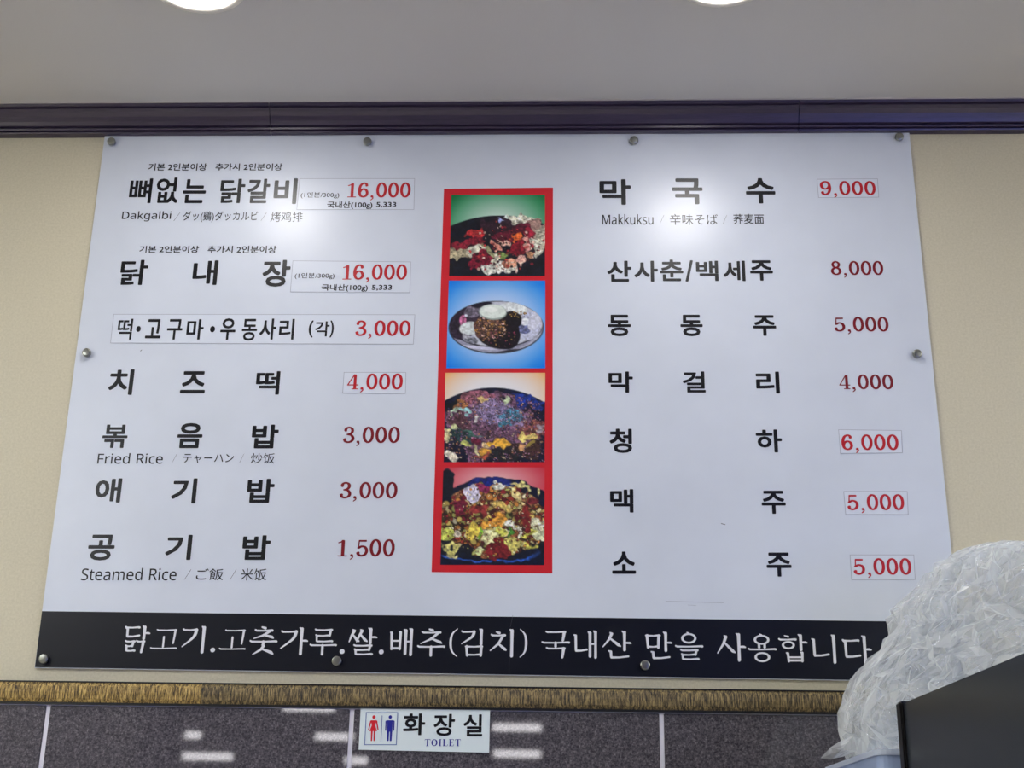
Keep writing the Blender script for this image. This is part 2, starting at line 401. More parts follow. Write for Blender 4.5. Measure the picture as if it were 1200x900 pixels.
# brush-style Korean, composed from its strokes inside a unit box
class Brush(Pen):
    h, w = .040, .058
    def __init__(s, ax): super().__init__(); s.ax = ax     # ax: width / height of the target box, keeps nibs round
    def S(s, pts): s.path([(x, y, r / s.ax, r) for x, y, r in pts], 10)
    def H(s, x0, x1, y):
        dy = .012; s.S([(x0, y + .028, s.h * .8), (x0 + .05, y, s.h * .85), ((x0 + x1) / 2, y - .004, s.h * .72), (x1 - .06, y + dy, s.h * .9), (x1 - .02, y + dy * .3, s.h * 1.1)])
    def V(s, x, y1, y0):
        s.S([(x - .075, y1 - .015, s.h * .6), (x - .01, y1 - .06, s.w * .9)]); s.S([(x, y1 - .055, s.w), (x, (y0 + y1) / 2, s.w * .86), (x - .003, y0 + .05, s.w * .92), (x - .012, y0 + .02, s.w * .5)])
    def vv(s, x, y1, x2, y0): s.S([(x - .05, y1 + .012, s.h * .6), (x, y1 - .01, s.w * .85), (x2, y0, s.w * .72)])
    def ring(s, cx, cy, rx, ry, tick=True):
        rx -= .03; ry -= .03
        s.path([(cx + rx * math.cos(a * math.pi / 8), cy + ry * math.sin(a * math.pi / 8), .043 / s.ax, .033) for a in range(17)], 10)
        if tick: s.S([(cx - .06, cy + ry + .055, .022), (cx, cy + ry + .02, .034)])
    def g(s, x0, y0, x1, y1, lean=False):
        s.H(x0, x1, y1)
        if lean: s.S([(a, b_, r) for a, b_, r in smooth([(x1 - .03, y1 + .005, s.w), (x1 - .12, y1 - .42 * (y1 - y0), s.w * .8), (x0, y0, s.h * .55)], 5)])
        else: s.S([(x1 - .05, y1 + .0, s.w), (x1 - .07, (y0 + y1) / 2, s.w * .85), (x1 - .10, y0, s.w * .75)])
    def n(s, x0, y0, x1, y1):
        s.S([(x0 - .03, y1 + .01, s.h * .6), (x0 + .04, y1 - .02, s.w * .8), (x0 + .05, y0 + .06, s.w * .75), (x0 + .07, y0 + .03, s.h)]); s.S([(x0 + .06, y0 + .03, s.h), ((x0 + x1) / 2, y0 + .03, s.h * .85), (x1 - .02, y0 + .07, s.h * .9)])
    def d(s, x0, y0, x1, y1): s.H(x0, x1 - .03, y1); s.n(x0 + .04, y0, x1, y1 - .02)
    def l(s, x0, y0, x1, y1):
        ym = (y0 + y1) / 2 + .01; s.H(x0, x1, y1); s.S([(x1 - .06, y1, s.w * .85), (x1 - .09, ym, s.w * .7)]); s.H(x0 + .03, x1 - .07, ym)
        s.S([(x0 + .06, ym, s.w * .75), (x0 + .07, y0 + .03, s.w * .6)]); s.H(x0 + .06, x1 + .03, y0 + .02)
    def m(s, x0, y0, x1, y1): s.vv(x0 + .05, y1, x0 + .08, y0); s.H(x0 + .05, x1, y1); s.S([(x1 - .05, y1, s.w * .9), (x1 - .07, y0, s.w * .8)]); s.H(x0 + .08, x1 - .05, y0 + .03)
    def b(s, x0, y0, x1, y1):
        s.vv(x0 + .05, y1, x0 + .07, y0); s.vv(x1 - .05, y1 + .02, x1 - .06, y0); ym = y0 + .5 * (y1 - y0); s.S([(x0 + .06, ym, s.h * .8), (x1 - .05, ym, s.h * .8)]); s.S([(x0 + .06, y0 + .03, s.h), (x1 - .05, y0 + .03, s.h)])
    def s_(s, x0, y0, x1, y1):
        xm = x0 + .52 * (x1 - x0); s.S([(xm - .05, y1 + .01, s.h * .7), (xm, y1 - .03, s.w * .9), (xm - .09, y0 + .55 * (y1 - y0), s.w * .75), (x0 + .02, y0 + .02, s.h * .5)])
        s.S([(xm - .05, y0 + .62 * (y1 - y0), s.h * .8), (x1 - .07, y0 + .09, s.w * .95), (x1, y0 + .04, s.h * .7)])
    def j(s, x0, y0, x1, y1):
        xm = (x0 + x1) / 2; s.H(x0 + .04, x1 - .04, y1)
        s.S([(x1 - .12, y1, s.w * .8), (xm, y0 + .45 * (y1 - y0), s.w * .75), (x0, y0 + .02, s.h * .5)]); s.S([(xm - .02, y0 + .5 * (y1 - y0), s.h * .8), (x1 - .06, y0 + .07, s.w * .9), (x1, y0 + .03, s.h * .6)])
    def ch(s, x0, y0, x1, y1): s.S([((x0 + x1) / 2 - .08, y1 - .02, s.h * .7), ((x0 + x1) / 2 + .04, y1 - .06, s.h * 1.2)]); s.j(x0, y0, x1, y1 - .18 * max(.8, (y1 - y0)))
    def a(s, x, y1, y0, yb): s.V(x, y1, y0); s.S([(x, yb, s.h * .8), (x + .16, yb + .0, s.h * 1.0), (x + .21, yb - .015, s.h * .7)])
    def ae(s): s.V(.68, .97, .04); s.V(.92, 1, 0); s.S([(.68, .52, s.h * .8), (.92, .52, s.h * .8)])
    def bar(s, y, x0=0., x1=1.): s.H(x0 + .02, x1, y)
    def dn(s, x, y1, y0): s.S([(x, y1, s.w * .85), (x, y0 + .03, s.w * .85), (x - .01, y0 + .01, s.w * .5)])


SYL = {
    '닭': lambda s: (s.d(0, .56, .58, .93), s.a(.75, 1, .46, .72), s.l(.05, .03, .42, .40), s.g(.48, .0, .80, .40)),
    '고': lambda s: (s.g(.2, .30, .95, .93), s.dn(.48, .60, .10), s.bar(.05)),
    '기': lambda s: s.g(.06, .25, .62, .86, True) or s.V(.90, 1, 0),
    '.': lambda s: s.S([(.5, .5, .5), (.501, .5, .5)]),
    '춧': lambda s: (s.ch(.14, .56, .86, 1), s.bar(.47), s.dn(.5, .47, .33), s.s_(.12, 0, .88, .34)),
    '가': lambda s: (s.g(.02, .25, .55, .84, True), s.a(.72, 1, 0, .52)),
    '루': lambda s: (s.l(.18, .50, .82, .96), s.bar(.37), s.dn(.48, .37, 0)),
    '쌀': lambda s: (s.s_(0, .47, .36, .92), s.s_(.26, .47, .64, .92), s.a(.76, 1, .40, .66), s.l(.20, .02, .82, .35)),
    '배': lambda s: (s.b(.02, .25, .50, .84), s.ae()),
    '추': lambda s: (s.ch(.12, .44, .88, 1), s.bar(.34), s.dn(.5, .34, 0)),
    '(': lambda s: s.S([(a, b_, r) for a, b_, r in smooth([(.9, .98, .016), (.35, .80, .03), (.18, .5, .042), (.35, .2, .03), (.9, .02, .016)], 4)]),
    ')': lambda s: s.S([(a, b_, r) for a, b_, r in smooth([(.1, .98, .016), (.65, .80, .03), (.82, .5, .042), (.65, .2, .03), (.1, .02, .016)], 4)]),
    '김': lambda s: (s.g(.04, .44, .62, .88, True), s.V(.92, 1, .38), s.m(.22, .0, .98, .33)),
    '치': lambda s: (s.ch(0, .22, .66, .92), s.V(.90, 1, 0)),
    '국': lambda s: (s.g(.16, .64, .86, .96), s.bar(.56), s.dn(.5, .56, .38), s.g(.18, .0, .84, .34)),
    '내': lambda s: (s.n(.02, .25, .56, .84), s.ae()),
    '산': lambda s: (s.s_(0, .40, .60, .92), s.a(.74, 1, .26, .56), s.n(.24, 0, .88, .26)),
    '만': lambda s: (s.m(.02, .42, .54, .86), s.a(.74, 1, .26, .60), s.n(.24, 0, .88, .26)),
    '을': lambda s: (s.ring(.5, .80, .27, .19), s.bar(.50), s.l(.20, .02, .82, .36)),
    '사': lambda s: (s.s_(0, .28, .60, .90), s.a(.74, 1, 0, .52)),
    '용': lambda s: (s.ring(.5, .80, .27, .18), s.dn(.40, .62, .50), s.dn(.60, .62, .50), s.bar(.45), s.ring(.5, .17, .27, .18, False)),
    '합': lambda s: (s.S([(.20, .95, .022), (.33, .91, .036)]), s.H(0, .60, .80), s.ring(.32, .60, .22, .15, False), s.a(.76, 1, .38, .70), s.b(.24, .0, .84, .30)),
    '니': lambda s: (s.n(.02, .25, .66, .84), s.V(.88, 1, 0)),
    '다': lambda s: (s.d(0, .24, .58, .82), s.a(.73, 1, 0, .52)),
}

YF = -0.0068                                            # front face of the board panel
def lay(v, f, px, y, store):                            # fit flat shapes to a printed area given by its edges in the photograph
    x0, x1, y0, y1 = px[0], px[2], px[1], px[3]
    xm, ym = (x0 + x1) / 2, (y0 + y1) / 2
    a = on_y(x0, ym, y); b_ = on_y(x1, ym, y); tp = on_y(xm, y0, y); bt = on_y(xm, y1, y)
    W = b_.x - a.x; Hh = tp.z - bt.z; cx = (a.x + b_.x) / 2; cz = (tp.z + bt.z) / 2
    xs_ = [p[0] for p in v]; ys_ = [p[1] for p in v]; bx0, bx1, by0, by1 = store.get('bb', (min(xs_), max(xs_), min(ys_), max(ys_)))
    i = len(store['v'])
    slope = (b_.z - a.z) / W
    for x, yy in v:
        u = (x - bx0) / max(bx1 - bx0, 1e-6) - .5; w = (yy - by0) / max(by1 - by0, 1e-6) - .5
        store['v'].append((cx + u * W, y, cz + w * Hh + u * W * slope))
    for q in f:
        store['f'].append(tuple(k + i for k in q)); 
    return W / Hh


def finish(name, store, m, parent, separate=True):
    # pieces of one glyph may overlap: give each piece its own hair-thin level
    V = []; F = []
    if separate:
        for k, q in enumerate(store['f']):
            i = len(V)
            for j in q:
                x, y, z = store['v'][j]; V.append((x, y - (k % 60) * 3e-6, z))
            F.append(tuple(range(i, i + len(q))))
    else: V, F = store['v'], store['f']
    o = mesh(name, V, F, m)
    for p in o.data.polygons:
        pass
    o.data.update()
    if o.data.polygons and sum(p.normal.y for p in o.data.polygons) > 0: o.data.flip_normals()
    o.parent = parent; o.location = -Vector(abs_loc(parent)); return o


def abs_loc(o):
    l = Vector(o.location)
    while o.parent: o = o.parent; l = l + Vector(o.location)
    return l


def text(name, runs, m, parent, y, bold=0.0):
    for s_, *px in runs:
        st = {'v': [], 'f': []}
        bo = bold
        if isinstance(px[0], float) and px[0] < 1 and len(px) == 5: bo = px[0]; px = px[1:]
        v, f = font_mesh(s_, bo)
        if bo > .001:                                   # heavier weight: the glyph swept by a small square
            v0, f0 = v, f; v = []; f = []; st['lv'] = []
            bb = (min(p[0] for p in v0), max(p[0] for p in v0), min(p[1] for p in v0), max(p[1] for p in v0)); asp = ((px[2] - px[0]) / (bb[1] - bb[0])) / ((px[3] - px[1]) / (bb[3] - bb[2]))
            rx = bo / asp ** .5; ry = bo * asp ** .5; q_ = .8
            for lv, (dx, dy) in enumerate(((0, 0), (-1, 0), (1, 0), (0, -1), (0, 1), (-q_, -q_), (q_, -q_), (-q_, q_), (q_, q_))):
                i = len(v); v += [(a_ + dx * rx, b_ + dy * ry) for a_, b_ in v0]; f += [tuple(k + i for k in q) for q in f0]; st['lv'] += [lv] * len(v0)
        lay(v, f, px, y, st)
        if bo > .001: st['v'] = [(x, y_ - lv * 4e-6, z) for (x, y_, z), lv in zip(st['v'], st['lv'])]
        finish(name, st, m, parent, False)


def price(name, s_, px, m, parent, y):                  # px: left, top, right, baseline of the digits
    pen = Pen(); ox = 0
    for c_ in s_: ox += digit(pen, c_, ox)
    xs_ = [p[0] for p in pen.v]
    st = {'v': [], 'f': [], 'bb': (min(xs_), max(xs_), 0, 1)}
    lay(pen.v, pen.f, px, y, st); return finish(name, st, m, parent)


# ------------------------------------------------------------------ the menu board
cor = [on_y(40.5, 782.5, YF), on_y(1130.5, 799.5, YF), on_y(1065.3, 153.5, YF), on_y(122.8, 158.5, YF)]
board = tag(empty('menu_board', (0, 0, min(c.z for c in cor))), 'large white wall menu board with Korean dishes, red prices and a black lower band', 'sign')
BR = Vector(board.location)


def slab(name, quad, y0, y1, m, parent, me_edge=None):  # quad: BL BR TR TL points, y0 front, y1 back
    v = [(p.x, y0, p.z) for p in quad] + [(p.x, y1, p.z) for p in quad]
    f = [(0, 1, 2, 3), (7, 6, 5, 4), (4, 5, 1, 0), (5, 6, 2, 1), (6, 7, 3, 2), (7, 4, 0, 3)]
    o = mesh(name, v, f, m)
    if me_edge:
        o.data.materials.append(me_edge)
        for p in o.data.polygons:
            if abs(p.normal.y) < .5: p.material_index = 1
    if o.data.polygons[0].normal.y > 0: o.data.flip_normals()
    if parent: o.parent = parent; o.location = -abs_loc(parent)
    return o


def quad_px(pts, y): return [on_y(px, py, y) for px, py in pts]     # BL BR TR TL in the photograph


slab('panel', cor, YF, -.0010, M['panel'], board, M['panel_edge'])
bandL = on_y(49.6, 716.2, YF); bandR = on_y(1122, 729, YF)
def on_edge(a, b_, z): k = (z - a.z) / (b_.z - a.z); return a.lerp(b_, k)
bl = on_edge(cor[0], cor[3], bandL.z); br = on_edge(cor[1], cor[2], bandR.z)
slab('lower_band', [cor[0] + Vector((.0005, 0, .001)), cor[1] + Vector((-.0005, 0, .001)), br, bl], YF - .0003, YF - .0001, M['band'], board)['label'] = 'black printed band along the lower edge'

# screw heads
for i, (px, py) in enumerate([(130.5, 165.5), (430.5, 165.5), (743, 164), (1054, 160), (101.5, 413), (1075, 414.5), (51, 772), (394.5, 774.5), (756, 779.5)]):
    c_ = on_y(px, py, YF - .008) if i < 9 else on_y(px, py, YF - .008)
    bm = bmesh.new(); R_ = .0092
    rings = lathe(bm, [(.0045, 0), (.0045, .0028), (R_ - .0008, .003), (R_, .0042), (R_, .0095), (R_ - .0005, .0107), (R_ - .0022, .0114), (.0035, .0117), (.0012, .0118)], 28, 'y')
    bm.faces.new(rings[0]); bm.faces.new(rings[-1])
    o = from_bm('screw', bm, M['chrome'], board); o.location = Vector((c_.x, YF, c_.z)) - BR
    for p in o.data.polygons: p.use_smooth = abs(p.normal.y) < .9

YI = YF - .0004
K = M['ink']; RD = M['ink_red']; RS = M['ink_sticker']
HB = .026; SB = .016
def head(*runs): return text('lettering', runs, K, board, YI, HB)
def small(*runs, bold=0.0): return text('lettering', runs, K, board, YI, bold)

small(('기본 2인분이상', 174, 191.5, 242.5, 200), ('추가시 2인분이상', 252.5, 191.5, 331, 199.8), bold=.018)
head(('뼈', .018, 151.8, 209, 178, 238), ('없', .022, 183, 208, 209.5, 238), ('는', 214.5, 210, 241.3, 238), ('닭', .020, 258, 209.5, 287, 238), ('갈', .024, 290, 209.5, 316, 238), ('비', 321, 209, 348, 239))
small(('Dakgalbi', .006, 143, 247.5, 200.5, 259.5), ('/', 204, 249, 210.5, 259), ('ダッ(鷄)ダッカルビ', .004, 214.5, 247.5, 302, 260.3), ('/', 306, 249, 312, 259), ('烤鸡排', .0, 317, 248, 354.5, 260))
small(('기본 2인분이상', 163.5, 288, 233, 296.3), ('추가시 2인분이상', 243.5, 288, 324, 296.8), bold=.018)
head(('닭', .020, 141, 304.5, 173, 334), ('내', 226, 305, 255, 334), ('장', 307.5, 304.5, 340, 336))
head(('치', 127.5, 432.8, 156.2, 462.7), ('즈', 212, 435, 241, 461), ('떡', .022, 300, 435, 327.8, 462.5))
head(('볶', .020, 120, 497.5, 149.5, 525), ('음', .026, 208, 495.7, 237.3, 525.2), ('밥', .026, 295, 497.5, 326.2, 525.5))
small(('Fried Rice', .004, 114.5, 531, 191, 543.5), ('/', 202, 531.5, 207, 542.5), ('テャーハン', .004, 214.5, 532, 274, 542.6), ('/', 281, 531.5, 285.7, 542.5), ('炒饭', .0, 294, 531, 322, 543.2))
head(('애', 111.7, 560.5, 142, 589), ('기', 201, 560.5, 230.3, 590), ('밥', .026, 289.5, 561, 321.3, 589.3))
head(('공', .026, 103.3, 626.5, 134.3, 656.8), ('기', 194, 626.7, 224.5, 656.2), ('밥', .026, 284, 627.2, 316.7, 656.2))
small(('Steamed Rice', .004, 95.5, 665.5, 207, 680.2), ('/', 216.5, 667, 223.5, 679.5), ('ご飯', .002, 230, 666.3, 261.7, 680), ('/', 270, 667, 276.5, 679.5), ('米饭', .0, 282.3, 666.3, 312.3, 680.3))
head(('막', .026, 702.5, 210, 739.3, 240), ('국', .026, 787.5, 209, 823.3, 239.3), ('수', 874, 208.8, 908.5, 238.5))
small(('Makkuksu', .004, 705.7, 251, 765.7, 263.2), ('/', 773, 252, 778.3, 262.5), ('辛味そば', .0, 785, 250.8, 841, 263.5), ('/', 847, 252, 852, 262.5), ('荞麦面', .006, 859.5, 250.7, 895.2, 262.5))
head(('산', .026, 711.5, 305.5, 740, 330.2), ('사', .026, 743.3, 305.5, 771, 330.2), ('춘', .022, 773.3, 304.2, 800.7, 329.5), ('/', .02, 803, 305, 812.3, 330), ('백', .022, 815.7, 305.5, 841.7, 329.3), ('세', .022, 847.5, 305.5, 873.3, 329.5), ('주', 879, 305, 905.7, 329))
head(('동', .026, 712.5, 368.8, 739.3, 394), ('동', .026, 797.3, 368.8, 823.5, 394), ('주', 882.5, 369.3, 909.5, 393.6))
head(('막', .026, 713, 435.3, 741.7, 460.2), ('걸', .022, 800, 435.3, 826.7, 460), ('리', .026, 886, 435.5, 913.5, 461.2))
head(('청', .026, 714.3, 502.3, 740.7, 530.8), ('하', 886, 503.2, 916.3, 530.2))
head(('맥', .024, 715, 573.2, 742.3, 600.7), ('주', 892.5, 575, 920.7, 602.2))
head(('소', 717.3, 646.3, 745.2, 672.5), ('주', 898.3, 647.5, 927.5, 675.8))

# prices printed straight on the board
for s_, px in (('8,000', (973.5, 306, 1035, 322.2)), ('5,000', (977.5, 371.5, 1041.2, 388.3)), ('4,000', (983.2, 439, 1046.7, 456)),
               ('3,000', (402.3, 500.2, 468.5, 519)), ('3,000', (398.3, 565, 465.7, 584)), ('1,500', (396, 632, 462.6, 652))):
    price('price', s_, px, RD, board, YI)


def sticker(pts, y=YF, edge=.0011):
    q = quad_px(pts, y); o = slab('price_sticker', q, y - .0006, y - .0001, M['sticker'], board)
    # thin cut edge round the label
    c_ = sum(q, Vector()) / 4; bm = bmesh.new()
    inn = []
    for p in q:
        d = p - c_; inn.append(Vector((p.x - math.copysign(edge, d.x), 0, p.z - math.copysign(edge, d.z))))
    vo = [bm.verts.new((p.x, y - .0007, p.z)) for p in q]; vi = [bm.verts.new((p.x, y - .0007, p.z)) for p in inn]
    for k in range(4): bm.faces.new((vo[k], vo[(k + 1) % 4], vi[(k + 1) % 4], vi[k]))
    e = from_bm('cut_edge', bm, M['sticker_edge'], o); e.location = -abs_loc(o)
    if e.data.polygons[0].normal.y > 0: e.data.flip_normals()
    return o


YS = YF - .0009
s1 = sticker([(347.5, 246), (485.3, 246), (486.2, 209.2), (351.3, 209.3)])
text('lettering', [('(1인분/300g)', 352.5, 225.2, 397.5, 232.5)], K, s1, YS, .006); price('price', '16,000', (407.5, 214, 481.3, 231.3), RS, s1, YS)
text('lettering', [('국내산(100g)', 383.3, 236, 436.5, 245), ('5,333', 441, 236.6, 464.3, 243.4)], K, s1, YS, .02)
s2 = sticker([(340, 342.4), (480.5, 343.3), (481.8, 306.8), (343, 305.5)])
text('lettering', [('(1인분/300g)', 345.5, 319.7, 392, 327.2)], K, s2, YS, .006); price('price', '16,000', (401.7, 310, 477, 327.6), RS, s2, YS)
text('lettering', [('국내산(100g)', 376.7, 333, 431, 341.8), ('5,333', 435.7, 333.8, 459.3, 340.6)], K, s2, YS, .02)
s3 = sticker([(129.3, 402.3), (484.7, 403.8), (486.5, 368.7), (133.2, 368.2)])
text('lettering', [('떡', .014, 137.8, 373.5, 155, 398), ('•', .0, 159.5, 382, 165, 389), ('고', 171, 374, 189, 396.5), ('구', 195.8, 374, 213.7, 398), ('마', 218.7, 374, 238.5, 398), ('•', .0, 246, 382, 252, 389.5),
                   ('우', 258.3, 373, 276, 398.2), ('동', .018, 283.5, 373.7, 301.2, 399.2), ('사', 304.2, 373.3, 323.7, 398), ('리', .018, 327.2, 373.7, 344.7, 398), ('(', 361.7, 375.5, 367, 395.5), ('각', .018, 369.2, 376.5, 386, 394.2), (')', 386.7, 375.5, 391.2, 395.5)], K, s3, YS, .022)
price('price', '3,000', (416.7, 375.7, 481.2, 393.5), RS, s3, YS)
for s_, px, pts in (('4,000', (407, 438, 472, 456.2), [(401.3, 461), (475.5, 461.5), (476, 436.3), (403, 436.2)]),
                    ('9,000', (961, 212.3, 1026, 228.5), [(959, 232), (1030, 231.5), (1028.5, 209.5), (957, 210)]),
                    ('6,000', (986, 509.3, 1052.8, 527.3), [(984.5, 531.7), (1057.7, 531), (1056.5, 504.3), (982.3, 503.3)]),
                    ('5,000', (992.7, 579.3, 1059.4, 597.7), [(990.7, 603.3), (1064.5, 603.5), (1063.3, 575.7), (988.3, 575.7)]),
                    ('5,000', (1000, 654.3, 1067.8, 673.4), [(997.7, 679.4), (1072.7, 679.5), (1071, 650), (995.7, 650)])):
    st_ = sticker(pts); price('price', s_, px, RS, st_, YS)

# white brush lettering on the band
for ch_, *px in (('닭', 145, 733, 175.5, 765.5), ('고', 177, 737, 208.2, 760.7), ('기', 213, 733.5, 240, 766), ('.', 246.5, 759, 252, 764.3), ('고', 257.5, 737.5, 288.5, 761.5), ('춧', 292.5, 734, 325.2, 767.5),
                 ('가', 328.5, 735, 361, 768), ('루', 363, 736.5, 395, 768), ('.', 398, 760.7, 403.7, 766.2), ('쌀', 408.5, 735.5, 442, 768), ('.', 444, 761.2, 449.6, 766.6), ('배', 456.5, 736, 483.6, 769), ('추', 489, 736.5, 522, 769.5),
                 ('(', 526.5, 736.5, 536.3, 769.7), ('김', 540, 736.5, 566.3, 769.6), ('치', 574, 737, 601.7, 770.5), (')', 609, 737, 618, 770.5), ('국', 634.5, 739, 668, 771.7), ('내', 672, 738.8, 699.7, 772), ('산', 706, 739, 740.2, 771.7),
                 ('만', 756, 740.2, 788, 772.5), ('을', 791, 740.5, 824.2, 773.7), ('사', 840.2, 741.8, 874.2, 775.5), ('용', 876.2, 742.5, 910, 776), ('합', 912.3, 743, 946.7, 776.3), ('니', 951.2, 743.5, 979.5, 778), ('다', 987.3, 744.5, 1021.7, 779)):
    x0, y0, x1, y1 = px; br_ = Brush((x1 - x0) / (y1 - y0)); 
    if ch_ == '.': br_.path([(.5, .5, .5, .5), (.5001, .5, .5, .5)])
    else: SYL[ch_](br_)
    st = {'v': [], 'f': []}; lay(br_.v, br_.f, px, YI - .0001, st)
    finish('band_lettering', st, M['ink_white'], board)['label'] = 'white brush lettering'

# hairline scratches
def scr(x0, y0, x1, y1, w=.0005, m='scratch'):
    a = on_y(x0, y0, YF - .0005); b_ = on_y(x1, y1, YF - .0005); d = (b_ - a).normalized(); nn = Vector((-d.z, 0, d.x)) * w / 2
    finish('scratch', {'v': [tuple(a + nn), tuple(b_ + nn), tuple(b_ - nn), tuple(a - nn)], 'f': [(0, 1, 2, 3)]}, M[m], board)
for q in ((597.5, 737, 596.5, 789), (598, 735, 601, 721, .0004), (780, 704.5, 848, 706.5, .0008, 'sticker_edge'), (166, 410, 164.5, 411.5, .0015), (845, 613.5, 850, 614.8, .0014), (806, 709, 816, 709.5, .0006, 'sticker_edge')): scr(*q)

# ------------------------------------------------------------------ printed food photographs on the red strip
strip = slab('photo_strip', quad_px([(505.8, 670.5), (647.2, 672), (648, 220), (520.3, 221.3)], YF), YF - .0005, YF - .0001, M['red_panel'], board)
strip['label'] = 'red printed strip holding four food photographs'
rng = np.random.default_rng(5)


class Canvas:                                           # coordinates: u to the right 0..1, v downwards 0..1
    def __init__(s, w, h):
        s.w, s.h = w, h; s.u, s.v = np.meshgrid(np.linspace(0, 1, w), np.linspace(0, 1, h)); s.c = np.zeros((h, w, 3)); s.wx = s.wy = 0.0; s.clip = 1.0
    def noise(s, n):
        g = rng.random((n + 2, n + 2)); x = s.u * n; y = s.v * n; i = np.floor(x).astype(int); j = np.floor(y).astype(int); fx = x - i; fy = y - j
        fx = fx * fx * (3 - 2 * fx); fy = fy * fy * (3 - 2 * fy)
        return g[j, i] * (1 - fx) * (1 - fy) + g[j, i + 1] * fx * (1 - fy) + g[j + 1, i] * (1 - fx) * fy + g[j + 1, i + 1] * fx * fy
    def radial(s, cx, cy, rx, ry, inner, outer, p=1.5):
        d = np.clip(np.sqrt(((s.u - cx) / rx) ** 2 + ((s.v - cy) / ry) ** 2), 0, 1)[..., None] ** p
        s.c[:] = np.array(inner) * (1 - d) + np.array(outer) * d
    def mask(s, cx, cy, rx, ry, ang=0, wob=0.0, n=10):
        a = math.radians(ang); x = s.u - cx + s.wx; y = s.v - cy + s.wy; X = x * math.cos(a) + y * math.sin(a); Y = -x * math.sin(a) + y * math.cos(a)
        d = np.sqrt((X / rx) ** 2 + (Y / ry) ** 2)
        if wob: d = d + wob * (s.noise(n) - .5) * 2
        return np.clip((1 - d) * min(rx, ry) * s.w * .8 + .5, 0, 1) * s.clip
    def warp(s, amp, n=9): s.wx = (s.noise(n) - .5) * amp + (s.noise(n * 3) - .5) * amp * .7; s.wy = (s.noise(n) - .5) * amp + (s.noise(n * 3) - .5) * amp * .7
    def put(s, m, col, tex=0.0, n=40):
        k = np.array(col, float)[None, None, :] * np.ones_like(s.c)
        if tex: k = k * (1 + tex * (s.noise(n) - .5)[..., None] * 2 + tex * .8 * (s.noise(n * 2) - .5)[..., None] * 2)
        s.c[:] = s.c * (1 - m[..., None]) + np.clip(k, 0, 255) * m[..., None]
    def blob(s, cx, cy, rx, ry, col, ang=0, wob=.25, tex=.25, n=12, tn=45): s.put(s.mask(cx, cy, rx, ry, ang, wob, n), col, tex, tn)
    def spots(s, k, region, pal, r0, r1, asp=.5, dark=.45):   # small countless bits of food
        hs, ws = s.h, s.w; tries = 0
        while k > 0 and tries < 20000:
            tries += 1
            cu, cv = rng.random(2); m = region[int(cv * (hs - 1)), int(cu * (ws - 1))]
            if rng.random() > m: continue
            k -= 1; r_ = r0 + (r1 - r0) * rng.random(); ra = r_ * (asp + (1 - asp) * rng.random()); a = rng.random() * math.pi
            i0, i1 = max(0, int((cu - r_) * ws) - 2), min(ws, int((cu + r_) * ws) + 3); j0, j1 = max(0, int((cv - r_) * hs) - 2), min(hs, int((cv + r_) * hs) + 3)
            x = s.u[j0:j1, i0:i1] - cu; y = s.v[j0:j1, i0:i1] - cv; X = x * math.cos(a) + y * math.sin(a); Y = -x * math.sin(a) + y * math.cos(a)
            pw = 1.0 + 1.6 * rng.random(); d = (np.abs(X / r_) ** pw + np.abs(Y / ra) ** pw) ** (1 / pw); m1 = np.clip((1.25 - d) * 3, 0, 1)[..., None]; m2 = np.clip((1 - d) * 3, 0, 1)[..., None]
            c_ = np.array(pal[int(rng.random() * len(pal))], float) * (.75 + .45 * rng.random())
            sub = s.c[j0:j1, i0:i1]; sub[:] = sub * (1 - m1 * dark); sub[:] = sub * (1 - m2) + np.clip(c_, 0, 255) * m2
    def build(s, pts):
        q = quad_px(pts, YF); bl_, br_, tr_, tl_ = q
        V = [tuple((tl_.lerp(tr_, a)).lerp(bl_.lerp(br_, a), b_)[i] if i != 1 else YF - .0008 for i in range(3)) for b_ in np.linspace(0, 1, s.h) for a in np.linspace(0, 1, s.w)]
        F = [(j * s.w + i, (j + 1) * s.w + i, (j + 1) * s.w + i + 1, j * s.w + i + 1) for j in range(s.h - 1) for i in range(s.w - 1)]
        me = bpy.data.meshes.new('photo_print'); me.from_pydata(V, [], F); at = me.color_attributes.new('print', 'FLOAT_COLOR', 'POINT')
        c = np.clip(s.c / 255, 0, 1); c = np.where(c <= .04045, c / 12.92, ((c + .055) / 1.055) ** 2.4)
        at.data.foreach_set('color', np.concatenate([c.reshape(-1, 3), np.ones((s.w * s.h, 1))], 1).astype(np.float32).ravel())
        me.update(); o = link('photo_print', me, M['print'], strip); o.location = -abs_loc(strip)
        if me.polygons[0].normal.y > 0: me.flip_normals()
        return o


def zc(x0, y0, x1, y1): return lambda x, y: ((x - x0) / (x1 - x0), (y - y0) / (y1 - y0))
CW, CH = 140, 126
